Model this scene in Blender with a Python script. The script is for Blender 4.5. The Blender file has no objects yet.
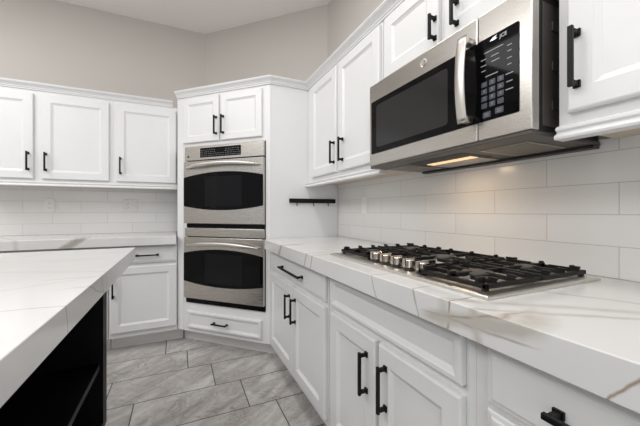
import bpy, bmesh, math, random
from mathutils import Vector, Matrix
C = bpy.context.scene.collection
SC = bpy.context.scene
R = math.radians
PI = math.pi

# ------------------------------------------------------------------ camera, light, exposure
H = 1.119
cam = bpy.data.cameras.new('camera')
camo = bpy.data.objects.new('camera', cam)
C.objects.link(camo)
SC.camera = camo
camo.location = (0, 0, H)
camo.rotation_euler = (R(90), 0, R(-24.75))
cam.sensor_width = 36
cam.lens = 36 * 306.3 / 640
cam.shift_y = -1.7 / 640
cam.clip_start = 0.02

w = bpy.data.worlds.new('world')
SC.world = w
w.use_nodes = True
bg = w.node_tree.nodes['Background']
bg.inputs[0].default_value = (0.93, 0.96, 1.0, 1)
bg.inputs[1].default_value = 0.6

SC.view_settings.view_transform = 'Standard'
SC.view_settings.look = 'None'
SC.view_settings.exposure = 0.08
SC.view_settings.gamma = 1.0
SC.view_settings.use_curve_mapping = False


def area(name, loc, rot, sx, sy, power, col=(1, 1, 1), shape='RECTANGLE', spread=180):
    l = bpy.data.lights.new(name, 'AREA')
    l.shape = shape
    l.size = sx
    if shape in ('RECTANGLE', 'ELLIPSE'):
        l.size_y = sy
    l.energy = power
    l.color = col
    l.spread = R(spread)
    o = bpy.data.objects.new(name, l)
    C.objects.link(o)
    o.location = loc
    o.rotation_euler = [R(v) for v in rot]
    return o


WARM = (1.0, 0.975, 0.945)
DAY = (0.97, 0.985, 1.0)
SOFT = (1.0, 1.0, 1.0)
# fill light added at the unseen patio door behind the camera, for daylight
area('patio_fill', (-0.9, -3.25, 1.15), (90, 0, 0), 3.0, 2.1, 29, DAY)
# unseen fill lights added below the ceiling: left, near the camera, over the aisle
area('ceiling_fill', (-2.3, 0.9, 2.95), (0, 0, 0), 1.6, 3.4, 80, SOFT)
area('ceiling_fill', (-0.2, -1.2, 2.95), (0, 0, 0), 1.4, 1.2, 19, SOFT)
area('aisle_fill', (0.15, 1.0, 2.95), (0, 0, 0), 0.3, 2.0, 17, WARM)


# ------------------------------------------------------------------ materials
def mat(name, col, rough=0.5, metal=0.0, spec=0.5):
    m = bpy.data.materials.new(name)
    m.use_nodes = True
    b = m.node_tree.nodes['Principled BSDF']
    b.inputs['Base Color'].default_value = (*col, 1)
    b.inputs['Roughness'].default_value = rough
    b.inputs['Metallic'].default_value = metal
    b.inputs['Specular IOR Level'].default_value = spec
    return m


class NB:
    """tiny node-building helper"""
    def __init__(self, m):
        self.t = m.node_tree
        self.b = self.t.nodes['Principled BSDF']

    def n(self, typ, **kw):
        nd = self.t.nodes.new(typ)
        for k, v in kw.items():
            setattr(nd, k, v)
        return nd

    def put(self, sock, v):
        if hasattr(v, 'links') or hasattr(v, 'is_output'):
            self.t.links.new(v, sock)
        else:
            sock.default_value = v

    def math(self, op, a, b=0.0, c=0.0, clamp=False):
        nd = self.n('ShaderNodeMath', operation=op, use_clamp=clamp)
        self.put(nd.inputs[0], a)
        self.put(nd.inputs[1], b)
        self.put(nd.inputs[2], c)
        return nd.outputs[0]

    def coords(self):
        return self.n('ShaderNodeTexCoord').outputs['Object']

    def noise(self, vec, scale, detail=3, rough=0.5, dist=0.0):
        nd = self.n('ShaderNodeTexNoise')
        self.put(nd.inputs['Vector'], vec)
        nd.inputs['Scale'].default_value = scale
        nd.inputs['Detail'].default_value = detail
        nd.inputs['Roughness'].default_value = rough
        nd.inputs['Distortion'].default_value = dist
        return nd.outputs[0]

    def ramp(self, f, stops):
        nd = self.n('ShaderNodeValToRGB')
        self.put(nd.inputs[0], f)
        e = nd.color_ramp.elements
        while len(e) < len(stops):
            e.new(0.5)
        for el, (p, c) in zip(e, stops):
            el.position = p
            el.color = (*c, 1) if len(c) == 3 else c
        return nd.outputs[0]

    def mix(self, f, a, b, mode='MIX'):
        nd = self.n('ShaderNodeMix', data_type='RGBA', blend_type=mode)
        self.put(nd.inputs[0], f)
        for s, v in ((6, a), (7, b)):
            if isinstance(v, tuple) and len(v) == 3:
                v = (*v, 1)
            self.put(nd.inputs[s], v)
        return nd.outputs[2]

    def sep(self, v):
        nd = self.n('ShaderNodeSeparateXYZ')
        self.put(nd.inputs[0], v)
        return nd.outputs

    def comb(self, x, y, z=0.0):
        nd = self.n('ShaderNodeCombineXYZ')
        for i, v in enumerate((x, y, z)):
            self.put(nd.inputs[i], v)
        return nd.outputs[0]

    def bump(self, h, strength=0.2, dist=0.01):
        nd = self.n('ShaderNodeBump')
        nd.inputs['Strength'].default_value = strength
        nd.inputs['Distance'].default_value = dist
        self.put(nd.inputs['Height'], h)
        self.t.links.new(nd.outputs[0], self.b.inputs['Normal'])

    def color(self, v):
        self.put(self.b.inputs['Base Color'], v)


def painted(name, col, rough, bump_scale=60, bump_str=0.03):
    m = mat(name, col, rough)
    k = NB(m)
    v = k.coords()
    n = k.noise(v, bump_scale, 2)
    k.color(k.mix(n, tuple(c * 0.985 for c in col), tuple(min(1, c * 1.015) for c in col)))
    k.bump(n, bump_str, 0.003)
    return m


def steel_mat(name, col=(0.60, 0.58, 0.55), rough=0.27, axis='x'):
    m = mat(name, col, rough, 1.0)
    k = NB(m)
    s = k.sep(k.coords())
    v = k.comb(k.math('MULTIPLY', s[0], 6 if axis == 'x' else 900),
               k.math('MULTIPLY', s[1], 6 if axis == 'y' else 900),
               k.math('MULTIPLY', s[2], 6 if axis == 'z' else 900))
    n = k.noise(v, 1.0, 2)
    k.color(k.mix(n, tuple(c * 0.985 for c in col), tuple(c * 1.015 for c in col)))
    k.put(k.b.inputs['Roughness'], k.math('MULTIPLY_ADD', n, 0.04, rough - 0.02))
    return m


M = {}
M['cab'] = painted('white_cabinet_paint', (0.77, 0.775, 0.78), 0.32, 35, 0.015)
M['wall'] = painted('greige_wall_paint', (0.59, 0.562, 0.53), 0.85, 220, 0.10)
M['ceil'] = painted('ceiling_paint', (0.90, 0.865, 0.84), 0.9, 220, 0.10)
M['trim'] = painted('white_trim_paint', (0.82, 0.81, 0.80), 0.4)
M['black'] = mat('matt_black_metal', (0.005, 0.005, 0.0055), 0.45, 0.0, 0.22)
M['steel'] = steel_mat('brushed_steel', (0.53, 0.51, 0.48))
M['steelv'] = steel_mat('brushed_steel_handle', (0.62, 0.60, 0.57), 0.33, 'z')
M['tray'] = steel_mat('cooktop_steel', (0.66, 0.64, 0.60), 0.36, 'y')
M['knob'] = mat('knob_metal', (0.72, 0.67, 0.60), 0.22, 1.0)
M['glass'] = mat('black_oven_glass', (0.003, 0.003, 0.0035), 0.05, 0.0, 0.12)
M['mesh'] = mat('dark_door_screen', (0.022, 0.022, 0.023), 0.10, 0.0, 0.3)
M['case'] = painted('charcoal_case', (0.018, 0.018, 0.019), 0.42)
M['case2'] = painted('grey_vent_tray', (0.07, 0.062, 0.056), 0.45)
M['iron'] = painted('cast_iron', (0.009, 0.008, 0.0075), 0.5, 300, 0.15)
M['iron'].node_tree.nodes['Principled BSDF'].inputs['Specular IOR Level'].default_value = .25
M['cap'] = painted('burner_cap_enamel', (0.02, 0.019, 0.018), 0.4)
M['alu'] = mat('burner_aluminium', (0.5, 0.48, 0.45), 0.4, 1.0)
M['mark'] = mat('panel_print', (0.62, 0.63, 0.65), 0.5)
M['key'] = mat('panel_key', (0.05, 0.055, 0.075), 0.35)
M['disp'] = mat('display_glass', (0.004, 0.004, 0.005), 0.3, 0, .1)
M['plate'] = mat('outlet_plastic', (0.80, 0.80, 0.79), 0.35)
M['slot'] = mat('outlet_slot', (0.25, 0.24, 0.23), 0.5)
M['island'] = painted('black_island_paint', (0.0025, 0.0025, 0.0035), 0.5)
M['island'].node_tree.nodes['Principled BSDF'].inputs['Specular IOR Level'].default_value = .2
M['under'] = painted('underside_shade_tan', (0.62, 0.54, 0.44), 0.6)  # tan tone puts the shading beneath the wall cabinets into the colour

m = mat('lit_display_digits', (0.9, 0.95, 1.0), 0.4)
m.node_tree.nodes['Principled BSDF'].inputs['Emission Color'].default_value = (0.9, 0.95, 1, 1)
m.node_tree.nodes['Principled BSDF'].inputs['Emission Strength'].default_value = 0.6
M['lit'] = m
m = mat('warm_lamp_lens', (1.0, 0.8, 0.55), 0.3)
m.node_tree.nodes['Principled BSDF'].inputs['Emission Color'].default_value = (1, 0.68, 0.36, 1)
m.node_tree.nodes['Principled BSDF'].inputs['Emission Strength'].default_value = 0.75
M['lens'] = m

# filter grille: fine mesh pattern
m = mat('grease_filter_mesh', (0.3, 0.28, 0.24), 0.4, 0.8)
k = NB(m)
s = k.sep(k.coords())
wv = k.math('MULTIPLY', k.math('SINE', k.math('MULTIPLY', s[0], 1500)), k.math('SINE', k.math('MULTIPLY', s[1], 1500)))
k.color(k.mix(k.math('MULTIPLY_ADD', wv, 0.5, 0.5), (0.06, 0.052, 0.042), (0.30, 0.27, 0.22)))
M['filter'] = m


def tile_mat(name, horiz, u0, z0):
    """glossy white 4x16 running bond tile; horiz = object axis index along the wall"""
    m = mat(name, (0.8, 0.8, 0.79), 0.12)
    k = NB(m)
    c = k.coords()
    s = k.sep(c)
    v = k.comb(k.math('ADD', s[horiz], 40 * 0.398 - u0), k.math('ADD', s[2], -z0 + 20 * 0.0970))
    br = k.n('ShaderNodeTexBrick')
    k.put(br.inputs['Vector'], v)
    br.offset = 0.5
    br.offset_frequency = 2
    br.inputs['Scale'].default_value = 1.0
    br.inputs['Brick Width'].default_value = 0.398
    br.inputs['Row Height'].default_value = 0.0970
    br.inputs['Mortar Size'].default_value = 0.0013
    br.inputs['Mortar Smooth'].default_value = 0.2
    br.inputs['Bias'].default_value = 0.0
    br.inputs['Color1'].default_value = (0.79, 0.785, 0.775, 1)
    br.inputs['Color2'].default_value = (0.755, 0.75, 0.74, 1)
    br.inputs['Mortar'].default_value = (0.50, 0.49, 0.47, 1)
    k.color(br.outputs[0])
    n = k.noise(c, 14, 2)
    h = k.math('SUBTRACT', k.math('MULTIPLY', n, 0.5), br.outputs[1])
    k.bump(h, 0.22, 0.004)
    k.put(k.b.inputs['Roughness'], k.math('MULTIPLY_ADD', br.outputs[1], 0.5, 0.22))
    return m


M['tile_r'] = tile_mat('backsplash_tile_side', 1, 0.658 - 0.398, 0.915 + 0.0)
M['tile_b'] = tile_mat('backsplash_tile_rear', 0, -0.60, 0.915 + 0.0)

# floor tile: 12x24 grey stone with quarter step bond
m = mat('grey_stone_floor_tile', (0.3, 0.28, 0.27), 0.38)
k = NB(m)
c = k.coords()
s = k.sep(c)
row = k.math('FLOOR', k.math('DIVIDE', k.math('SUBTRACT', s[1], 2.07), 0.3075))
xx = k.math('MULTIPLY_ADD', row, 0.155, k.math('SUBTRACT', s[0], 0.215))
yy = k.math('SUBTRACT', s[1], 2.07)
br = k.n('ShaderNodeTexBrick')
k.put(br.inputs['Vector'], k.comb(k.math('ADD', xx, 60.7), k.math('ADD', yy, 30.75)))
br.offset = 0.0
br.inputs['Scale'].default_value = 1.0
br.inputs['Brick Width'].default_value = 0.607
br.inputs['Row Height'].default_value = 0.3075
br.inputs['Mortar Size'].default_value = 0.0034
br.inputs['Mortar Smooth'].default_value = 0.1
col_i = k.math('FLOOR', k.math('DIVIDE', xx, 0.607))
wn = k.n('ShaderNodeTexWhiteNoise', noise_dimensions='2D')
k.put(wn.inputs['Vector'], k.comb(row, col_i))
rnd = wn.outputs[0]
add = k.n('ShaderNodeVectorMath', operation='MULTIPLY_ADD')
k.put(add.inputs[0], wn.outputs[1])
add.inputs[1].default_value = (9, 9, 9)
k.put(add.inputs[2], c)
tv = add.outputs[0]
sv = k.sep(tv)
rot = k.comb(k.math('ADD', sv[0], k.math('MULTIPLY', sv[1], -0.45)), k.math('ADD', k.math('MULTIPLY', sv[1], 1.7), k.math('MULTIPLY', sv[0], -0.9)), sv[2])
n1 = k.noise(rot, 4.0, 7, 0.62, 0.9)
n2 = k.noise(rot, 2.3, 5, 0.55, 1.6)
ve = k.math('ABSOLUTE', k.math('SUBTRACT', n2, 0.5))
vein = k.math('SUBTRACT', 1.0, k.math('DIVIDE', ve, 0.014), clamp=True)
n4 = k.noise(tv, 3.4, 7, 0.66, 1.2)
dv = k.math('SUBTRACT', 1.0, k.math('DIVIDE', k.math('ABSOLUTE', k.math('SUBTRACT', n4, 0.53)), 0.013), clamp=True)
base = k.ramp(n1, [(0.34, (0.33, 0.308, 0.293)), (0.5, (0.51, 0.488, 0.472)), (0.66, (0.70, 0.685, 0.67))])
n3 = k.noise(tv, 22.0, 6, 0.65, 0.6)
base = k.mix(k.math('MULTIPLY', k.math('SUBTRACT', n3, 0.45, clamp=True), 1.6, clamp=True), base, (0.30, 0.28, 0.266))
base = k.mix(k.math('MULTIPLY', rnd, 0.25), base, (0.42, 0.40, 0.385))
base = k.mix(k.math('MULTIPLY', vein, k.math('MULTIPLY', n1, 1.3)), base, (0.62, 0.60, 0.58))
base = k.mix(k.math('MULTIPLY', dv, k.math('MULTIPLY', n2, 1.35)), base, (0.22, 0.205, 0.195))
k.color(k.mix(br.outputs[1], base, (0.075, 0.068, 0.063)))
k.bump(k.math('SUBTRACT', k.math('MULTIPLY', n1, 0.3), br.outputs[1]), 0.25, 0.004)
k.put(k.b.inputs['Roughness'], k.math('MULTIPLY_ADD', n1, 0.25, 0.26))
M['floor'] = m


def quartz(name, veins, patch=()):
    """polished white quartz; veins: (point, normal, width, centre, radius, strength, colour)"""
    m = mat(name, (0.83, 0.83, 0.82), 0.16)
    k = NB(m)
    c = k.coords()
    n = k.n('ShaderNodeTexNoise')
    k.put(n.inputs['Vector'], c)
    n.inputs['Scale'].default_value = 5.0
    n.inputs['Detail'].default_value = 5
    off = k.n('ShaderNodeVectorMath', operation='MULTIPLY_ADD')
    k.put(off.inputs[0], n.outputs[1])
    off.inputs[1].default_value = (0.05, 0.05, 0.05)
    k.put(off.inputs[2], c)
    p = off.outputs[0]
    cl = k.noise(c, 2.2, 5, 0.6, 1.2)
    col = k.ramp(cl, [(0.35, (0.70, 0.702, 0.70)), (0.62, (0.68, 0.68, 0.675)), (0.75, (0.635, 0.63, 0.617))])
    grain = k.noise(c, 40, 3)
    for pt, nor, wd, ctr, rad, st, vc in veins:
        nor = Vector(nor).normalized()
        dt = k.n('ShaderNodeVectorMath', operation='DOT_PRODUCT')
        k.put(dt.inputs[0], p)
        dt.inputs[1].default_value = nor
        d = k.math('ABSOLUTE', k.math('SUBTRACT', dt.outputs['Value'], nor.dot(Vector(pt)) + 0.025 * (nor[0] + nor[1] + nor[2])))
        f = k.math('SUBTRACT', 1.0, k.math('DIVIDE', d, wd), clamp=True)
        ds = k.n('ShaderNodeVectorMath', operation='DISTANCE')
        k.put(ds.inputs[0], c)
        ds.inputs[1].default_value = ctr
        msk = k.math('MULTIPLY', k.math('SUBTRACT', 1.0, k.math('DIVIDE', ds.outputs['Value'], rad), clamp=True), 3.0, clamp=True)
        f = k.math('MULTIPLY', k.math('MULTIPLY', f, msk), k.math('MULTIPLY_ADD', grain, st * 0.8, st * 0.6), clamp=True)
        col = k.mix(f, col, vc)
    k.color(col)
    return m


GV = (0.42, 0.40, 0.37)
BV = (0.33, 0.27, 0.21)
SV = (0.50, 0.475, 0.43)
XF = 0.56
M['quartz_r'] = quartz('white_quartz_cooktop_run', [
    ((XF, 1.795, .885), (0, 1, .9), .020, (XF, 1.795, .88), .16, 1.4, GV),
    ((XF, 1.385, .88), (0, 1, .35), .007, (XF, 1.385, .88), .14, 1.5, GV),
    ((XF, 1.315, .88), (0, 1, .25), .008, (XF, 1.315, .88), .14, 1.4, GV),
    ((XF, 0.80, .885), (0, 1, -.5), .004, (XF, 0.80, .88), .13, 1.2, GV),
    ((XF, 0.62, .885), (0, 1, -.3), .0035, (XF, 0.62, .88), .12, 1.3, GV),
    ((XF, 0.512, .895), (0, 1, .1), .004, (XF, 0.512, .90), .09, 1.4, BV),
    ((XF, 0.46, .888), (0, .25, 1), .022, (XF, 0.455, .888), .16, 1.5, SV),
    ((XF, 0.46, .880), (0, .10, 1), .0035, (XF, 0.46, .88), .15, 1.2, GV),
    ((XF, 0.46, .897), (0, .35, 1), .0035, (XF, 0.43, .89), .13, .8, BV),
    ((XF, 0.202, .888), (0, 1, .7), .0035, (XF, 0.202, .888), .12, 1.2, BV),
    ((.66, 0.37, .915), (.75, 1, 0), .012, (.75, .32, .915), .35, .95, SV),
    ((.66, 0.44, .915), (.85, 1, 0), .020, (.78, .36, .915), .40, .75, SV),
    ((.9, 0.36, .915), (1, .45, 0), .012, (.95, .34, .915), .4, .75, SV),
    ((.85, 1.75, .915), (.6, 1, 0), .010, (.8, 1.75, .915), .5, .3, SV),
    ((.85, -.3, .915), (.6, 1, 0), .02, (.8, -.3, .915), .6, .6, SV),
])
M['quartz_b'] = quartz('white_quartz_rear_run', [
    ((-.705, 2.8, .882), (1, 0, -1.3), .030, (-.705, 2.8, .882), .25, 1.6, (.40, .38, .35)),
    ((-.4, 3.1, .915), (.3, 1, 0), .010, (-.4, 3.0, .915), .4, .6, SV),
    ((-1.2, 3.1, .915), (1, .6, 0), .02, (-1.2, 3.0, .915), .5, .6, SV),
])
M['quartz_i'] = quartz('white_quartz_island', [
    ((-.22, 1.18, .88), (0, 1, .6), .004, (-.22, 1.18, .88), .16, .8, GV),
    ((-.22, 1.10, .885), (0, .3, 1), .004, (-.22, 1.12, .885), .14, .6, GV),
    ((-.22, .84, .88), (0, 1, .12), .004, (-.22, .84, .88), .14, .8, BV),
    ((-.8, 1.5, .915), (.45, 1, 0), .010, (-.7, 1.5, .915), .8, .45, SV),
    ((-.5, 1.0, .915), (-.6, 1, 0), .008, (-.5, 1.0, .915), .5, .4, SV),
    ((-1.3, 1.8, .915), (.2, 1, 0), .010, (-1.1, 1.8, .915), .7, .4, SV),
])


# ------------------------------------------------------------------ mesh helpers
def obj(name, bm, material, parent=None, smooth=False, bevel=0.0, segs=2):
    me = bpy.data.meshes.new(name)
    bmesh.ops.recalc_face_normals(bm, faces=bm.faces[:])
    bm.to_mesh(me)
    bm.free()
    if smooth:
        for p in me.polygons:
            p.use_smooth = True
    me.materials.append(material)
    o = bpy.data.objects.new(name, me)
    C.objects.link(o)
    if parent is not None:
        o.parent = parent
    if bevel:
        b = o.modifiers.new('bevel', 'BEVEL')
        b.width = bevel
        b.segments = segs
        b.limit_method = 'ANGLE'
        b.angle_limit = R(40)
    return o


def tag(o, label, cat=None, group=None):
    o['label'] = label
    if cat:
        o['category'] = cat
    if group:
        o['group'] = group
    return o


def thing(name, label, cat, loc=(0, 0, 0), rz=0.0, group=None):
    o = bpy.data.objects.new(name, None)
    C.objects.link(o)
    o.empty_display_size = 0.1
    o.location = loc
    o.rotation_euler = (0, 0, rz)
    return tag(o, label, cat, group)


def struct(name, bm, m, **kw):
    o = obj(name, bm, m, **kw)
    o['kind'] = 'structure'
    return o


def box(bm, x0, x1, y0, y1, z0, z1):
    vs = [bm.verts.new((x, y, z)) for z in (z0, z1) for x, y in ((x0, y0), (x1, y0), (x1, y1), (x0, y1))]
    for f in ((0, 1, 2, 3), (4, 5, 6, 7), (0, 1, 5, 4), (1, 2, 6, 5), (2, 3, 7, 6), (3, 0, 4, 7)):
        bm.faces.new([vs[i] for i in f])
    return bm


def B(*a):
    return box(bmesh.new(), *a)


def prism(pts, z0, z1, bm=None):
    """polygon in plan extruded upward"""
    bm = bm or bmesh.new()
    lo = [bm.verts.new((x, y, z0)) for x, y in pts]
    hi = [bm.verts.new((x, y, z1)) for x, y in pts]
    n = len(pts)
    bm.faces.new(lo)
    bm.faces.new(hi)
    for i in range(n):
        bm.faces.new((lo[i], lo[(i + 1) % n], hi[(i + 1) % n], hi[i]))
    return bm


def slab_xz(pts, y0, y1, bm=None):
    """polygon in the local x-z plane extruded along y"""
    bm = bm or bmesh.new()
    a = [bm.verts.new((x, y0, z)) for x, z in pts]
    b = [bm.verts.new((x, y1, z)) for x, z in pts]
    n = len(pts)
    bm.faces.new(a)
    bm.faces.new(b)
    for i in range(n):
        bm.faces.new((a[i], a[(i + 1) % n], b[(i + 1) % n], b[i]))
    return bm


def lathe(prof, seg=28, bm=None, at=(0, 0, 0), axis='z'):
    bm = bm or bmesh.new()
    rings = []
    for r, h in prof:
        ring = []
        for i in range(seg):
            a = 2 * PI * i / seg
            x, y = r * math.cos(a), r * math.sin(a)
            v = {'z': (x, y, h), 'y': (x, h, y), 'x': (h, x, y)}[axis]
            ring.append(bm.verts.new((v[0] + at[0], v[1] + at[1], v[2] + at[2])))
        rings.append(ring)
    for a, b in zip(rings, rings[1:]):
        for i in range(seg):
            bm.faces.new((a[i], a[(i + 1) % seg], b[(i + 1) % seg], b[i]))
    bm.faces.new(rings[0])
    bm.faces.new(rings[-1])
    return bm


def tube(path, rx, ry, up=(0, 0, 1), seg=14, bm=None, taper=None):
    """elliptical tube swept along a path; rx across, ry along up"""
    bm = bm or bmesh.new()
    P = [Vector(p) for p in path]
    up = Vector(up)
    rings = []
    for i, p in enumerate(P):
        t = (P[min(i + 1, len(P) - 1)] - P[max(i - 1, 0)]).normalized()
        sd = t.cross(up).normalized()
        u = sd.cross(t).normalized()
        kf = taper[i] if taper else 1.0
        rings.append([bm.verts.new(p + sd * rx * kf * math.cos(2 * PI * j / seg) + u * ry * kf * math.sin(2 * PI * j / seg)) for j in range(seg)])
    for a, b in zip(rings, rings[1:]):
        for j in range(seg):
            bm.faces.new((a[j], a[(j + 1) % seg], b[(j + 1) % seg], b[j]))
    bm.faces.new(rings[0])
    bm.faces.new(rings[-1])
    return bm


def sweep(path, prof, bm=None):
    """moulding: prof (outward offset, z) swept along a plan polyline with mitres; outward = right of travel"""
    bm = bm or bmesh.new()
    P = [Vector(p) for p in path]
    nrm = []
    for a, b in zip(P, P[1:]):
        t = (b - a).normalized()
        nrm.append(Vector((t.y, -t.x)))
    rings = []
    for i, p in enumerate(P):
        if i == 0:
            mv = nrm[0]
        elif i == len(P) - 1:
            mv = nrm[-1]
        else:
            mv = (nrm[i - 1] + nrm[i]).normalized()
            mv = mv / mv.dot(nrm[i])
        rings.append([bm.verts.new((p.x + mv.x * o, p.y + mv.y * o, z)) for o, z in prof])
    n = len(prof)
    for a, b in zip(rings, rings[1:]):
        for j in range(n):
            bm.faces.new((a[j], a[(j + 1) % n], b[(j + 1) % n], b[j]))
    bm.faces.new(rings[0])
    bm.faces.new(rings[-1])
    return bm


def text_mesh(s, size, width=1.0):
    cu = bpy.data.curves.new('glyphs', 'FONT')
    cu.body = s
    cu.size = size
    cu.extrude = 0.0004
    cu.align_x = 'CENTER'
    cu.align_y = 'CENTER'
    cu.resolution_u = 3
    o = bpy.data.objects.new('glyphs', cu)
    C.objects.link(o)
    bpy.context.view_layer.update()
    me = bpy.data.meshes.new_from_object(o.evaluated_get(bpy.context.evaluated_depsgraph_get()))
    bpy.data.objects.remove(o)
    bpy.data.curves.remove(cu)
    bm = bmesh.new()
    bm.from_mesh(me)
    bpy.data.meshes.remove(me)
    return bm


def add_faces(o, bm, material):
    """print drawn on a part: its faces join the part's own mesh with their own material"""
    me = o.data
    me.materials.append(material)
    b2 = bmesh.new()
    b2.from_mesh(me)
    for f in bm.faces:
        f.material_index = len(me.materials) - 1
    tmp = bpy.data.meshes.new('tmp')
    bm.to_mesh(tmp)
    bm.free()
    b2.from_mesh(tmp)
    bpy.data.meshes.remove(tmp)
    b2.to_mesh(me)
    b2.free()


def stand_text(bm, x, y, z):
    """text built in xy -> stands in local xz facing -y"""
    for v in bm.verts:
        v.co = Vector((v.co.x + x, y - v.co.z, v.co.y + z))
    return bm


def merge(dst, src):
    me = bpy.data.meshes.new('tmp')
    src.to_mesh(me)
    src.free()
    dst.from_mesh(me)
    bpy.data.meshes.remove(me)
    return dst


# ------------------------------------------------------------------ the room
XW, YB, ZC = 1.207, 3.41, 2.97
XL, YF = -3.5, -3.3
DX, DY = 0.255, 2.458            # ends of the diagonal wall
struct('floor', B(XL - .1, XW + .1, YF - .1, YB + .1, -.1, 0), M['floor'])
struct('ceiling', B(XL - .1, XW + .1, YF - .1, YB + .1, ZC, ZC + .1), M['ceil'])
struct('wall_back', B(XL - .1, DX, YB, YB + .1, 0, ZC), M['wall'])
struct('wall_diagonal', prism([(DX, YB), (XW, DY), (XW + .1, DY + .0), (XW + .1, YB + .1), (DX, YB + .1)], 0, ZC), M['wall'])
struct('wall_right', B(XW, XW + .1, YF - .1, DY, 0, ZC), M['wall'])
bm = B(XL - .1, XL, YF - .1, YB, 0, .85)
box(bm, XL - .1, XL, YF - .1, YB, 2.35, ZC)
box(bm, XL - .1, XL, YF - .1, -.2, .85, 2.35)
box(bm, XL - .1, XL, 2.2, YB, .85, 2.35)
struct('wall_left', bm, M['wall'])
bm = B(XL, -2.4, YF - .1, YF, 0, ZC)
box(bm, .6, XW, YF - .1, YF, 0, ZC)
box(bm, -2.4, .6, YF - .1, YF, 2.2, ZC)
struct('wall_front', bm, M['wall'])
bm = bmesh.new()
for x in (-2.4, -1.43, -.47, .55):
    box(bm, x, x + .05, YF - .09, YF - .03, 0.05, 2.15)
box(bm, -2.4, .6, YF - .09, YF - .03, 0, .05)
box(bm, -2.4, .6, YF - .09, YF - .03, 2.15, 2.2)
struct('door_1', bm, M['trim'])
bm = bmesh.new()
for y in (-.2, .98, 2.15):
    box(bm, XL - .09, XL - .03, y, y + .05, .85, 2.35)
for z in (.85, 2.30):
    box(bm, XL - .09, XL - .03, -.2, 2.2, z, z + .05)
struct('window_1', bm, M['trim'])
struct('backsplash_right', B(1.200, XW, -1.2, 2.244, .9155, 1.3435), M['tile_r'])
struct('backsplash_back', B(-2.2, -.0125, 3.402, YB, .9155, 1.3535), M['tile_b'])


# ------------------------------------------------------------------ cabinet builder
def pull(parent, cx, cz, length, y, vertical=True):
    """square bar pull with two flared posts; y = surface it stands on"""
    bm = bmesh.new()
    L = length / 2
    t = .0055

    def bx(a0, a1, b0, b1, y0, y1):
        if vertical:
            box(bm, cx + b0, cx + b1, y0, y1, cz + a0, cz + a1)
        else:
            box(bm, cx + a0, cx + a1, y0, y1, cz + b0, cz + b1)
    bx(-L, L, -t, t, y - .036, y - .026)
    for sgn in (-1, 1):
        e = sgn * (L - .011)
        bx(e - .006, e + .006, -.0052, .0052, y - .026, y - .006)
        bx(e - .0095, e + .0095, -.008, .008, y - .0065, y - .0003)
    return obj('handle', bm, M['black'], parent, bevel=.0012)


def panel_front(name, parent, x0, x1, z0, z1, frame=.056, th=.020, y=-.0008, raise_=0.0):
    """door or drawer front: eased outer edge, flat frame, sloped inner moulding and recessed panel"""
    bm = bmesh.new()
    f = -th + y
    rings = [(0, y), (0, f + .005), (.0018, f + .002), (.006, f), (frame, f), (frame + .003, f + .003),
             (frame + .013, f + .008), (frame + .016, f + .0095)]
    if raise_:
        rings += [(frame + .020, f + .0095)]
    vs = []
    for ins, yy in rings:
        vs.append([bm.verts.new(p) for p in ((x0 + ins, yy, z0 + ins), (x1 - ins, yy, z0 + ins), (x1 - ins, yy, z1 - ins), (x0 + ins, yy, z1 - ins))])
    for a, b in zip(vs, vs[1:]):
        for i in range(4):
            bm.faces.new((a[i], a[(i + 1) % 4], b[(i + 1) % 4], b[i]))
    bm.faces.new(vs[0])
    bm.faces.new(vs[-1])
    return obj(name, bm, M['cab'], parent)


def slab_front(name, parent, x0, x1, z0, z1, th=.020, y=-.0008, ease=.011):
    """plain drawer front with a stepped, rounded edge"""
    bm = bmesh.new()
    f = y - th
    rings = [(0, y), (0, f + .008), (.003, f + .005), (ease, f + .0035), (ease + .003, f + .001), (ease + .006, f)]
    vs = []
    for ins, yy in rings:
        vs.append([bm.verts.new(p) for p in ((x0 + ins, yy, z0 + ins), (x1 - ins, yy, z0 + ins), (x1 - ins, yy, z1 - ins), (x0 + ins, yy, z1 - ins))])
    for a, b in zip(vs, vs[1:]):
        for i in range(4):
            bm.faces.new((a[i], a[(i + 1) % 4], b[(i + 1) % 4], b[i]))
    bm.faces.new(vs[0])
    bm.faces.new(vs[-1])
    return obj(name, bm, M['cab'], parent)


FY = -.0208      # front surface of doors


def base_cabinet(label, loc, rz, width, depth=.57, top=.8465, gap=(.0015, .0015), toe=(0, 0)):
    t = thing('base_cabinet', label, 'cabinet', loc, rz)
    obj('carcass', B(gap[0], width - gap[1], 0, depth, .117, top), M['cab'], t)
    obj('toe_kick', B(gap[0] - toe[0], width - gap[1] + toe[1], .10, .118, .0005, .1165), M['trim'], t)
    return t


def wall_cabinet(label, loc, rz, width, z0, z1, depth=.272, rail=True, gap=(.0015, .0015)):
    """loc is the floor-level point below the left end of the face; z0..z1 absolute heights"""
    t = thing('wall_cabinet', label, 'cabinet', (loc[0], loc[1], z0), rz)
    obj('carcass', B(gap[0], width - gap[1], 0, depth, 0, z1 - z0), M['cab'], t)
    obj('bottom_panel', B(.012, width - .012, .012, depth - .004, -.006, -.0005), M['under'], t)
    if rail:
        prof = [(-.018, -.0005), (.010, -.0005), (.018, -.006), (.018, -.012), (.011, -.016), (.014, -.021), (.022, -.025), (.026, -.031), (.024, -.037), (-.018, -.037)]
        r = obj('light_rail', sweep([(gap[0], 0), (width - gap[1], 0)], prof), M['cab'], t)
    return t


# ---- right hand run (faces -X); local x runs from the oven tower towards the camera
RZ = -PI / 2
FX = .627                        # face frame plane
Y1 = 2.243


def loc_r(y):
    return (FX, y, 0)


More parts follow.
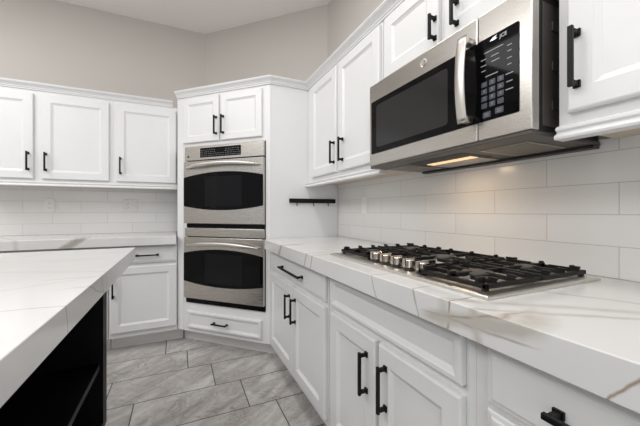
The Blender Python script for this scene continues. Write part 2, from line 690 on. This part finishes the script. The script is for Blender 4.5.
u1 = base_cabinet('white base cabinet beside the oven tower, one long drawer over two doors', loc_r(Y1), RZ, Y1 - 1.258, toe=(.040, 0))
d = slab_front('drawer', u1, Y1 - 2.19, Y1 - 1.272, .700, .826)
pull(d, Y1 - 1.71, .764, .36, FY, False)
d = panel_front('door', u1, Y1 - 2.19, Y1 - 1.706, .158, .676)
pull(d, Y1 - 1.752, .548, .146, FY)
d = panel_front('door', u1, Y1 - 1.694, Y1 - 1.272, .158, .676)
pull(d, Y1 - 1.650, .548, .146, FY)

Y2 = 1.2565
u2 = base_cabinet('white base cabinet under the gas cooktop, false drawer panel over two doors', loc_r(Y2), RZ, Y2 - .493, gap=(.0015, .0002))
panel_front('false_drawer_front', u2, Y2 - 1.212, Y2 - .520, .703, .826, frame=.016)
d = panel_front('door', u2, Y2 - 1.205, Y2 - .872, .158, .676)
pull(d, Y2 - .918, .548, .150, FY)
d = panel_front('door', u2, Y2 - .851, Y2 - .520, .158, .676)
pull(d, Y2 - .808, .548, .150, FY)

Y3 = .4928
u3 = base_cabinet('white drawer base cabinet at the near end of the run, right of the cooktop', loc_r(Y3), RZ, Y3 + .02, gap=(.0002, .0002))
d = slab_front('drawer', u3, Y3 - .455, Y3 - .01, .703, .826)
pull(d, Y3 - .238, .764, .170, FY, False)
for z0, z1 in ((.44, .690), (.158, .426)):
    d = slab_front('drawer', u3, Y3 - .455, Y3 - .01, z0, z1)
    pull(d, Y3 - .238, (z0 + z1) / 2 + .03, .170, FY, False)
Y4 = -.0215
u4 = base_cabinet('white base cabinet out past the near end of the cooktop run', loc_r(Y4), RZ, .8)
d = panel_front('door', u4, .02, .395, .158, .826)
pull(d, .36, .70, .146, FY)
d = panel_front('door', u4, .405, .78, .158, .826)
pull(d, .44, .70, .146, FY)

# wall cabinets on the right
UX = .930
W1 = wall_cabinet('tall white two-door wall cabinet between oven tower and microwave', (UX, Y1, 0), RZ, Y1 - 1.258, 1.345, 2.075)
d = panel_front('door', W1, Y1 - 2.137, Y1 - 1.735, 1.372 - 1.345, 2.056 - 1.345)
pull(d, Y1 - 1.754, 1.498 - 1.345, .146, FY)
d = panel_front('door', W1, Y1 - 1.705, Y1 - 1.272, 1.372 - 1.345, 2.056 - 1.345)
pull(d, Y1 - 1.640, 1.498 - 1.345, .146, FY)
W2 = wall_cabinet('short white two-door wall cabinet directly above the microwave', (UX, 1.2565, 0), RZ, 1.2565 - .482, 1.728, 2.075, rail=False)
d = panel_front('door', W2, 1.2565 - 1.228, 1.2565 - .885, 1.762 - 1.728, 2.056 - 1.728)
pull(d, 1.2565 - .897, 1.832 - 1.728, .098, FY)
d = panel_front('door', W2, 1.2565 - .855, 1.2565 - .505, 1.762 - 1.728, 2.056 - 1.728)
pull(d, 1.2565 - .793, 1.832 - 1.728, .098, FY)
W3 = wall_cabinet('white wall cabinet at right edge, beside the microwave, with a tall black pull', (UX, .4805, 0), RZ, .4805 + .02, 1.345, 2.075)
d = panel_front('door', W3, .4805 - .453, .4805 - .005, 1.374 - 1.345, 2.056 - 1.345)
pull(d, .4805 - .428, 1.502 - 1.345, .150, FY)
W4 = wall_cabinet('white two-door wall cabinet past the right edge of the cooktop run', (UX, -.0215, 0), RZ, .8, 1.345, 2.075)
d = panel_front('door', W4, .02, .395, 1.374 - 1.345, 2.056 - 1.345)
pull(d, .36, .15, .146, FY)
d = panel_front('door', W4, .405, .78, 1.374 - 1.345, 2.056 - 1.345)
pull(d, .44, .15, .146, FY)

# ---- rear run (faces -Y)
BY = 2.869
b1 = base_cabinet('white base cabinet left of the oven tower, drawer with bar pull over one door', (-.500, BY, 0), 0, .4885, depth=.53, toe=(0, .050))
d = slab_front('drawer', b1, .014, .482, .700, .832)
pull(d, .268, .764, .168, FY, False)
d = panel_front('door', b1, .014, .482, .158, .676)
pull(d, .034, .512, .146, FY)
b2 = base_cabinet('white base cabinet hidden behind the island under the rear worktop', (-1.49, BY, 0), 0, .9885, depth=.53)
for x0, x1, hx in ((.014, .49, .46), (.499, .975, .53)):
    d = slab_front('drawer', b2, x0, x1, .700, .832)
    pull(d, (x0 + x1) / 2, .764, .168, FY, False)
    d = panel_front('door', b2, x0, x1, .158, .676)
    pull(d, hx, .512, .146, FY)

UY = 3.110
a1 = wall_cabinet('white two-door wall cabinet at the left edge, its black pulls side by side', (-1.490, UY, 0), 0, .982, 1.355, 2.066, depth=.296, gap=(.0015, .0002))
d = panel_front('door', a1, .02, .463, 1.374 - 1.355, 2.034 - 1.355)
pull(d, .434, 1.507 - 1.355, .146, FY)
d = panel_front('door', a1, .514, .956, 1.374 - 1.355, 2.034 - 1.355)
pull(d, .541, 1.507 - 1.355, .146, FY)
a2 = wall_cabinet('white one-door wall cabinet touching the left side of the oven tower', (-.5076, UY, 0), 0, .496, 1.355, 2.066, depth=.296, gap=(.0002, .0015))
d = panel_front('door', a2, .025, .487, 1.374 - 1.355, 2.034 - 1.355)
pull(d, .055, 1.507 - 1.355, .146, FY)

# ---- oven tower across the corner
TL = Vector((-.010, 2.882))
TW = .901
tower = thing('oven_cabinet', 'tall white corner cabinet set at an angle and holding the double oven', 'cabinet', (TL.x, TL.y, 0), -PI / 4)


def tl(x, y):                    # world plan -> tower local plan
    v = Vector((x - TL.x, y - TL.y))
    c_, s_ = math.cos(PI / 4), math.sin(PI / 4)
    return (v.x * c_ - v.y * s_, v.x * s_ + v.y * c_)


plan = [(0, 0), (TW, 0), tl(1.198, 2.2449), tl(1.198, 2.46), tl(.255, 3.402), tl(-.010, 3.398)]
OX0, OX1, OZ0, OZ1 = .101, .859, .358, 1.655      # oven opening
# carcass with a real recess for the oven: side blocks, rear block, top and bottom blocks
bm = prism([(0, 0), (OX0 - .001, 0), (OX0 - .001, .0905), tl(.02, 3.0), tl(-.010, 3.398)][:3] + [(OX0 - .001, .10), tl(-.010, 3.0)], OZ0 - .001, OZ1 + .001)
prism([(OX1 + .001, 0), (TW, 0), tl(1.198, 2.2449), tl(1.198, 2.40), (OX1 + .001, .10)], OZ0 - .001, OZ1 + .001, bm)
prism(plan, .117, OZ0 - .001, bm)
prism(plan, OZ1 + .001, 2.075, bm)
obj('carcass', bm, M['cab'], tower)
obj('face_stile', B(TW - .040, TW - .0005, -.004, -.0003, .120, 2.070), M['cab'], tower, bevel=.0015)
obj('face_stile', B(.006, .070, -.004, -.0003, .120, 2.070), M['cab'], tower, bevel=.0015)
obj('toe_kick', prism([(-.021, .10), (.941, .10), (.930, .118), (-.012, .118)], .0005, .1165), M['trim'], tower)
d = panel_front('door', tower, .079, .440, 1.686, 2.052, frame=.05)
pull(d, .420, 1.806, .150, FY)
d = panel_front('door', tower, .458, .834, 1.686, 2.052, frame=.05)
pull(d, .488, 1.806, .150, FY)
d = panel_front('drawer', tower, .122, .828, .152, .292, frame=.018)
pull(d, .462, .222, .142, FY, False)

# crown mouldings
CP = [(0, 0), (.004, 0), (.004, .010), (.009, .013), (.010, .022), (.022, .040), (.030, .046), (.030, .052), (.034, .054), (.034, .0625), (-.02, .0625), (-.02, 0)]
pth = [(TL.x, 3.07), (TL.x, TL.y), (.627, 2.245), (.930, 2.245), (.930, -.82)]
pr = [(o - (.0), 2.0655 + z) for o, z in CP]
pth2 = [Vector(p) for p in pth]
cr = obj('crown_moulding', sweep([(-.0127, 2.8767), (.6245, 2.2395), (.9265, 2.2395), (.9265, -.82)], [(o - .0, 2.0755 + z * .83) for o, z in CP]), M['cab'])
tag(cr, 'white crown moulding capping the oven tower and the wall cabinets over the cooktop', 'moulding')
cr2 = obj('crown_moulding', sweep([(-1.49, 3.106), (-.050, 3.106)], [(o, 2.0665 + z * .83) for o, z in CP]), M['cab'])
tag(cr2, 'white crown moulding along the top of the left wall cabinets', 'moulding')

# ------------------------------------------------------------------ worktops and island
wt = obj('worktop', prism([(.560, -.82), (1.1995, -.82), (1.1995, 2.2405), (.612, 2.2405), (.560, 2.165)], .847, .915), M['quartz_r'], bevel=.002)
tag(wt, 'long white quartz worktop with grey veins under the gas cooktop', 'worktop')
wt = obj('worktop', prism([(-1.5, 2.800), (-.018, 2.800), (-.018, 3.4015), (-1.5, 3.4015)], .847, .915), M['quartz_b'], bevel=.002)
tag(wt, 'white quartz worktop along the rear wall below the two outlets', 'worktop')
wt = obj('island_worktop', prism([(-1.75, -.9), (-.222, -.9), (-.222, 2.005), (-1.75, 2.005)], .848, .915), M['quartz_i'], bevel=.002)
tag(wt, 'broad white quartz slab on the black island in the left foreground', 'worktop')

isl = thing('kitchen_island', 'black kitchen island with open shelf under the white quartz slab', 'island', (-1.0, .6, 0))


def bi(x0, x1, y0, y1, z0, z1, bm=None):
    return box(bm or bmesh.new(), x0 + 1.0, x1 + 1.0, y0 - .6, y1 - .6, z0, z1)


IX, IY = -.318, 1.785
bm = bi(-1.45, -.70, -.75, IY, .10, .8475)                  # core
obj('body', bm, M['island'], isl)
obj('toe_kick', bi(-1.40, -.40, -.7, IY - .06, .0005, .0995), M['island'], isl)
obj('end_panel', bi(-.6995, IX, IY - .075, IY, .10, .8475), M['island'], isl, bevel=.002)
obj('end_panel', bi(-.6995, IX, -.75, -.68, .10, .8475), M['island'], isl, bevel=.002)
obj('bottom_board', bi(-.6995, IX, -.6795, IY - .0755, .10, .14), M['island'], isl, bevel=.002)
obj('top_rail', bi(-.6995, IX, -.6795, IY - .0755, .805, .8475), M['island'], isl, bevel=.002)
obj('shelf', bi(-.6995, IX - .012, -.6795, IY - .0755, .392, .417), M['island'], isl, bevel=.002)

# ------------------------------------------------------------------ double wall oven
oven = thing('double_wall_oven', 'stainless steel double wall oven with black glass doors in the corner cabinet', 'oven', (TL.x, TL.y, 0), -PI / 4)
ox0, ox1 = .103, .857
ocx = (ox0 + ox1) / 2
obj('oven_body', B(ox0 + .004, ox1 - .004, .001, .085, .362, 1.650), M['case'], oven)


def oven_front(z0, z1, name, y1=-.001, y0=-.026):
    return obj(name, B(ox0, ox1, y0, y1, z0, z1), M['steel'], oven, bevel=.003)


cp = oven_front(1.537, 1.652, 'control_panel')
dsp = obj('display', B(ocx - .215, ocx + .175, -.0275, -.0262, 1.556, 1.632), M['disp'], cp, bevel=.001)
bm = bmesh.new()
rnd_ = random.Random(4)
for r_ in range(4):
    z = 1.566 + r_ * .0155
    x = ocx - .205
    while x < ocx + .16:
        wd = rnd_.uniform(.006, .018)
        if not (ocx - .07 < x < ocx + .02 and r_ > 1):
            box(bm, x, x + wd, -.0281, -.0276, z, z + .0035)
        x += wd + rnd_.uniform(.004, .012)
add_faces(dsp, bm, mat('oven_panel_print', (.20, .20, .21), .5))
obj('round_emblem', lathe([(.009, -.0262), (.009, -.0275), (.007, -.0278)], 20, at=(ox0 + .038, 0, 1.570), axis='y'), M['case'], cp)


def arc(x0, x1, ze, zm, n=24):
    out = []
    for i in range(n + 1):
        t = i / n
        out.append((x0 + (x1 - x0) * t, ze + (zm - ze) * (1 - (2 * t - 1) ** 2)))
    return out


def oven_door(z0, z1, wt_e, wt_c, wb_e, wb_c, hz_e, hz_c):
    d = oven_front(z0, z1, 'oven_door', y0=-.034)
    top = arc(ox0 + .001, ox1 - .001, wt_e, wt_c)
    bot = arc(ox0 + .001, ox1 - .001, wb_e, wb_c)
    obj('glass_window', slab_xz(top + bot[::-1], -.0372, -.0342), M['glass'], d)
    # faint inner screen seen through the black glass
    obj('inner_window', B(ocx - .16, ocx + .19, -.0378, -.0374, wb_e - .005, wt_e + .002), mat('inner_oven_glass', (.007, .007, .008), .07, 0, .15), d)
    path, tp = [], []
    n = 20
    for i in range(n + 1):
        t = i / n
        q = 1 - (2 * t - 1) ** 2
        path.append((ox0 + .035 + (ox1 - ox0 - .07) * t, -.046 - .032 * min(1, q * 1.6), hz_e + (hz_c - hz_e) * q))
        tp.append(.45 + .55 * min(1, q * 1.5))
    bm = tube(path, .010, .016, (0, 0, 1), 14, taper=tp)
    for sx in (ox0 + .055, ox1 - .055):
        box(bm, sx - .010, sx + .010, -.060, -.0345, hz_e - .004, hz_e + .012)
    obj('handle', bm, M['steelv'], d, smooth=True)


oven_door(1.020, 1.529, 1.396, 1.434, 1.162, 1.128, 1.472, 1.497)
oven_front(.988, 1.013, 'vent_gap', y0=-.004).data.materials[0] = M['glass']
oven_front(.914, .982, 'lower_trim')
oven_door(.404, .907, .776, .815, .547, .514, .838, .862)
oven_front(.360, .400, 'bottom_vent', y0=-.012).data.materials[0] = M['glass']

# ------------------------------------------------------------------ microwave over the cooktop
# local: x from far end towards camera, y = depth from the front face, z from the underside
MX, MYF, MZ = .845, 1.2555, 1.325
mw = thing('microwave', 'stainless steel over-the-range microwave with black glass door above the cooktop', 'microwave', (MX, MYF, MZ), RZ)
MW, MH = .757, .398
obj('case', B(.004, MW - .010, .034, .3535, .012, MH - .002), M['case'], mw, bevel=.002)
bm = B(MW - .0095, MW - .0075, .060, .345, .03, .37)
for z in (.09, .20, .31):
    box(bm, MW - .0075, MW - .0045, .10, .30, z - .012, z + .012)
obj('side_plate', bm, M['case2'], mw, bevel=.001)
SPL = MYF - .661
door = obj('door', B(0, SPL - .001, 0, .033, .012, MH), M['steel'], mw, bevel=.004, segs=3)


def rrect(x0, x1, z0, z1, r, n=5):
    pts = []
    for cx, cz, a0 in ((x1 - r, z1 - r, 0), (x0 + r, z1 - r, 90), (x0 + r, z0 + r, 180), (x1 - r, z0 + r, 270)):
        for i in range(n + 1):
            a = R(a0 + 90 * i / n)
            pts.append((cx + r * math.cos(a), cz + r * math.sin(a)))
    return pts


gl = obj('glass_window', slab_xz(rrect(MYF - 1.237, SPL - .0006, 1.392 - MZ, 1.640 - MZ, .004), -.0025, -.0002), M['glass'], door)
obj('window_screen', slab_xz(rrect(MYF - 1.195, MYF - .775, 1.418 - MZ, 1.615 - MZ, .012), -.0031, -.0027), M['mesh'], door)
hx = MYF - .684
path = []
for i in range(17):
    t = i / 16
    path.append((hx, -.040 - .012 * (1 - (2 * t - 1) ** 2), .070 + .268 * t))
bm = tube(path, .018, .0065, (0, 1, 0), 14)
for z in (.082, .326):
    box(bm, hx - .010, hx + .010, -.042, -.0026, z - .010, z + .010)
obj('handle', bm, M['steelv'], door, smooth=True)
bd = obj('round_emblem', lathe([(.0155, -.0002), (.0155, -.0022), (.0135, -.0028), (.012, -.0022)], 32, at=(MYF - .892, 0, 1.682 - MZ), axis='y'), M['steelv'], door)
bm = tube([(MYF - .892 + .0105 * math.cos(a), -.0030, 1.682 - MZ + .0105 * math.sin(a)) for a in [R(v) for v in range(-100, 81, 15)]], .0008, .0008, (0, 1, 0), 6)
add_faces(bd, bm, M['case'])
pan = obj('control_face', B(SPL + .001, MW, 0, .033, .012, MH), M['steel'], mw, bevel=.004, segs=3)
cx0, cx1 = MYF - .668, MYF - .532
cpn = obj('control_panel', slab_xz(rrect(SPL + .0002, cx1, 1.392 - MZ, 1.640 - MZ, .004), -.0025, -.0002), M['glass'], mw)
pz = -.0029
# display: bright mark and characters
bm = slab_xz([(cx0 + .050, .300), (cx0 + .060, .307), (cx0 + .073, .3095), (cx0 + .066, .304), (cx0 + .074, .301), (cx0 + .064, .2985)], pz, -.0026)
add_faces(cpn, bm, M['lit'])
add_faces(cpn, stand_text(text_mesh('JCE', .015), cx0 + .092, -.0026, .2995), M['mark'])
bm = bmesh.new()
for x, z, l in ((.062, .272, .060), (.030, .254, .018), (.066, .254, .024), (.110, .262, .014), (.110, .246, .012), (.030, .236, .018), (.068, .238, .026),
                (.110, .226, .014), (.030, .220, .014), (.062, .196, .036), (.110, .208, .012), (.110, .182, .022), (.110, .160, .018), (.110, .138, .022),
                (.110, .1), ) if False else ((.062, .272, .060), (.030, .254, .018), (.066, .254, .024), (.110, .262, .014), (.110, .246, .012), (.030, .236, .018), (.068, .238, .026),
                (.110, .226, .014), (.030, .220, .014), (.056, .200, .040), (.110, .208, .012), (.110, .182, .022), (.110, .160, .018), (.110, .138, .022)):
    box(bm, cx0 + x - l / 2, cx0 + x + l / 2, pz, -.0026, z - .0014, z + .0014)
add_faces(cpn, bm, mat('microwave_panel_print', (.30, .31, .33), .5))
digits = '123456789C0P'
KP = mat('key_print', (.24, .25, .28), .5)
for r_ in range(4):
    for c_ in range(3):
        x = cx0 + .032 + c_ * .026
        z = .178 - r_ * .0215
        kk = obj('key', slab_xz(rrect(x - .0095, x + .0095, z - .0078, z + .0078, .002, 3), pz, -.0026), M['key'], cpn)
        i = r_ * 3 + c_
        if digits[i] in '1234567890':
            add_faces(kk, stand_text(text_mesh(digits[i], .012), x, pz, z), KP)
for x, z in ((.040, .085), (.080, .088)):
    kk = obj('key', slab_xz(rrect(x + cx0 - .013, x + cx0 + .013, z - .009, z + .009, .003, 3), pz, -.0026), M['key'], cpn)
    bm = B(cx0 + x - .007, cx0 + x + .007, pz - .0004, pz - .0001, z - .0045, z - .0025)
    box(bm, cx0 + x - .007, cx0 + x + .007, pz - .0004, pz - .0001, z + .0015, z + .0035)
    add_faces(kk, bm, KP)
# underside
bm = B(.004, MW - .004, .003, .3535, .0, .0115)
ub = obj('underside_tray', bm, M['case2'], mw, bevel=.002)
bm = bmesh.new()
obj('lamp_recess', B(MYF - 1.06, MYF - .77, .060, .225, -.0012, -.0003), M['black'], ub)
obj('lamp_reflector', B(MYF - 1.04, MYF - .80, .182, .300, -.0032, -.0013), M['alu'], ub, bevel=.001)
obj('lamp_lens', B(MYF - 1.020, MYF - .800, .140, .180, -.0035, -.0013), M['lens'], ub)
for y0, y1 in ((MYF - 1.225, MYF - 1.075), (MYF - .720, MYF - .560)):
    bm = B(y0, y1, .085, .285, -.003, -.0003)
    fr = obj('filter_frame', bm, M['alu'], ub, bevel=.001)
    add_faces(fr, B(y0 + .010, y1 - .010, .095, .275, -.0040, -.0031), M['filter'])
obj('rear_rail', B(.02, MW - .006, .315, .3535, -.010, -.0003), M['case'], ub, bevel=.002)
lm = bpy.data.lights.new('hood_lamp', 'AREA')
lm.shape = 'RECTANGLE'
lm.size = .06
lm.size_y = .022
lm.energy = 0.5
lm.color = (1.0, .72, .45)
lo = bpy.data.objects.new('hood_lamp', lm)
C.objects.link(lo)
lo.parent = mw
lo.location = (MYF - .935, .160, -.0045)

# ------------------------------------------------------------------ gas cooktop
KX0, KX1, KY0, KY1 = .640, 1.130, .474, 1.273
ct = thing('gas_cooktop', 'five burner stainless steel gas cooktop with black iron grates set in the worktop', 'cooktop', (KX0, KY1, .9155), RZ)
KW, KD = KY1 - KY0, KX1 - KX0        # local x width, local y depth
bm = bmesh.new()
rg = [(0, 0.0), (0, .006), (.003, .009), (.022, .012), (.026, .010), (.034, .0093)]
vs = []
for ins, z in rg:
    vs.append([bm.verts.new(p) for p in ((ins, ins, z), (KW - ins, ins, z), (KW - ins, KD - ins, z), (ins, KD - ins, z))])
for a, b in zip(vs, vs[1:]):
    for i in range(4):
        bm.faces.new((a[i], a[(i + 1) % 4], b[(i + 1) % 4], b[i]))
bm.faces.new(vs[0])
bm.faces.new(vs[-1])
obj('steel_tray', bm, M['tray'], ct)
TZ = .0096


def burner(x, y, r):
    b = obj('burner', lathe([(r * 1.25, TZ), (r * 1.25, TZ + .003), (r * 1.0, TZ + .006), (r, TZ + .014), (r * .9, TZ + .016)], 28, at=(x, y, 0)), M['alu'], ct, smooth=False)
    obj('burner_cap', lathe([(r * .86, TZ + .0165), (r * .9, TZ + .019), (r * .84, TZ + .0225), (r * .4, TZ + .024)], 28, at=(x, y, 0)), M['cap'], b)


gx = [(.022, .250), (.262, .537), (.549, .777)]
burner(.136, .140, .036)
burner(.136, .360, .044)
burner(.400, .285, .056)
burner(.663, .140, .048)
burner(.663, .360, .036)


def bar(bm, x0, y0, x1, y1, z0, z1, wd=.009):
    v = Vector((x1 - x0, y1 - y0)).normalized()
    n = Vector((-v.y, v.x)) * wd / 2
    pts = [(x0 + n.x, y0 + n.y), (x1 + n.x, y1 + n.y), (x1 - n.x, y1 - n.y), (x0 - n.x, y0 - n.y)]
    prism(pts, z0, z1, bm)


def grate(x0, x1, y0, y1, burners):
    g0, g1 = TZ + .007, TZ + .019      # frame heights
    bm = bmesh.new()
    e = .006
    for ys in (y0 + e, y1 - e):
        bar(bm, x0, ys, x1, ys, g0, g1, .012)
    for xs in (x0 + e, x1 - e):
        bar(bm, xs, y0, xs, y1, g0, g1, .012)
    gr = obj('grate', bm, M['iron'], ct, bevel=.002)
    # fingers: rise above the frame, reach from the frame towards each burner, with upturned tips
    fb = bmesh.new()
    f0, f1 = g1 - .006, g1 + .006
    xm = (x0 + x1) / 2
    for bx_, by_, br_ in burners:
        for dy in (-.072, 0, .072):
            if not y0 + .016 < by_ + dy < y1 - .016:
                continue
            gap = br_ * (.55 if dy == 0 else .75)
            bar(fb, x0 + e, by_ + dy, bx_ - gap, by_ + dy, f0, f1, .009)
            bar(fb, bx_ + gap, by_ + dy, x1 - e, by_ + dy, f0, f1, .009)
        ya = y0 + e if by_ < (y0 + y1) / 2 or len(burners) == 1 else (y0 + y1) / 2
        yb = y1 - e if by_ > (y0 + y1) / 2 or len(burners) == 1 else (y0 + y1) / 2
        bar(fb, bx_, ya, bx_, by_ - br_ * .55, f0, f1, .009)
        bar(fb, bx_, by_ + br_ * .55, bx_, yb, f0, f1, .009)
    if len(burners) == 2:
        bar(fb, x0, (y0 + y1) / 2, x1, (y0 + y1) / 2, g0, f1, .010)
    else:
        for xs in (x0 + .008, x1 - .008):
            bar(fb, xs, y0 + .010, xs, y1 - .010, f0 + .001, f1 - .001, .009)
        bar(fb, x0 + .008, y1 - .010, x1 - .008, y1 - .010, f0 + .001, f1 - .001, .009)
        bar(fb, x0 + .008, y0 + .010, x1 - .008, y0 + .010, f0 + .001, f1 - .001, .009)
    # upturned finger ends over the side frames
    for bx_, by_, br_ in burners:
        for dy in (-.072, 0, .072):
            if y0 + .016 < by_ + dy < y1 - .016:
                bar(fb, x0 + .002, by_ + dy, x0 + .026, by_ + dy, f1 - .001, f1 + .006, .009)
                bar(fb, x1 - .026, by_ + dy, x1 - .002, by_ + dy, f1 - .001, f1 + .006, .009)
    # raised lugs over the outer frame
    for ys in (y0 + e, y1 - e):
        for fx in (.12, .5, .88):
            xx_ = x0 + (x1 - x0) * fx
            bar(fb, xx_, ys - .006, xx_, ys + .022 * (1 if ys < (y0 + y1) / 2 else -1), f0, f1 + .006, .009)
    obj('grate_fingers', fb, M['iron'], gr, bevel=.0015, segs=1)
    for xs in (x0 + .010, x1 - .010):
        for ys in (y0 + .010, y1 - .010):
            obj('grate_foot', B(xs - .006, xs + .006, ys - .006, ys + .006, TZ + .0004, g0), M['iron'], gr)


grate(gx[0][0], gx[0][1], .045, .462, [(.136, .140, .036), (.136, .360, .044)])
grate(gx[1][0], gx[1][1], .110, .462, [(.400, .285, .056)])
grate(gx[2][0], gx[2][1], .024, .462, [(.663, .140, .048), (.663, .360, .036)])
for i in range(5):
    kx = KY1 - (.975 - .0615 * i)
    ky = .046
    kb = obj('knob', lathe([(.020, TZ + .0003), (.0205, TZ + .004), (.016, TZ + .007), (.0155, TZ + .011)], 24, at=(kx, ky, 0)), M['cap'], ct)
    bm = lathe([(.0185, TZ + .0112), (.0180, TZ + .034), (.0165, TZ + .037)], 24, at=(kx, ky, 0))
    box(bm, kx - .0065, kx + .0065, ky - .0225, ky + .0225, TZ + .0135, TZ + .0395)
    obj('knob_grip', bm, M['knob'], kb, bevel=.001, segs=1)

# ------------------------------------------------------------------ small wall items
ms = thing('hook_rail', 'short black metal rail with three small hooks on the white cabinet side', 'rail', (.772, 2.2443, 1.178))
obj('bar', B(0, .394, -.020, -.0004, .006, .040), M['black'], ms, bevel=.002)
for x in (.06, .20, .33):
    bm = tube([(x, -.012, .0055), (x, -.012, -.010), (x, -.018, -.015), (x, -.024, -.011)], .003, .003, (1, 0, 0), 8)
    obj('hook', bm, M['black'], ms)


def socket(parent, x, z):
    s_ = obj('socket', slab_xz(rrect(x - .017, x + .017, z - .014, z + .014, .006), -.0072, -.0056), M['plate'], parent)
    bm = B(x - .0075, x - .0055, -.0077, -.0073, z - .003, z + .006)
    box(bm, x + .0055, x + .0075, -.0077, -.0073, z - .003, z + .006)
    box(bm, x - .002, x + .002, -.0077, -.0073, z - .010, z - .006)
    obj('slots', bm, M['slot'], s_)


o1 = thing('wall_outlet', 'white single outlet plate on rear tile, below the two-door wall cabinet', 'outlet', (-1.02, 3.4018, 1.170))
obj('plate', B(-.036, .036, -.0055, -.0002, -.058, .058), M['plate'], o1, bevel=.002)
for z in (-.020, .020):
    socket(o1, 0, z)
o2 = thing('wall_outlet', 'white double-width outlet and switch plate on rear tile, nearer the oven tower', 'outlet', (-.415, 3.4018, 1.172))
obj('plate', B(-.059, .059, -.0055, -.0002, -.058, .058), M['plate'], o2, bevel=.002)
for z in (-.020, .020):
    socket(o2, -.024, z)
obj('switch_rocker', slab_xz(rrect(.008, .041, -.034, .034, .003), -.0080, -.0056), M['plate'], o2)
o3 = thing('wall_outlet', 'white plate on the tile between hook rail and gas cooktop', 'outlet', (1.1998, 1.838, 1.160), RZ)
obj('plate', B(-.037, .037, -.0055, -.0002, -.060, .060), M['plate'], o3, bevel=.002)
obj('switch_rocker', slab_xz(rrect(-.0165, .0165, -.034, .034, .003), -.0080, -.0056), M['plate'], o3)
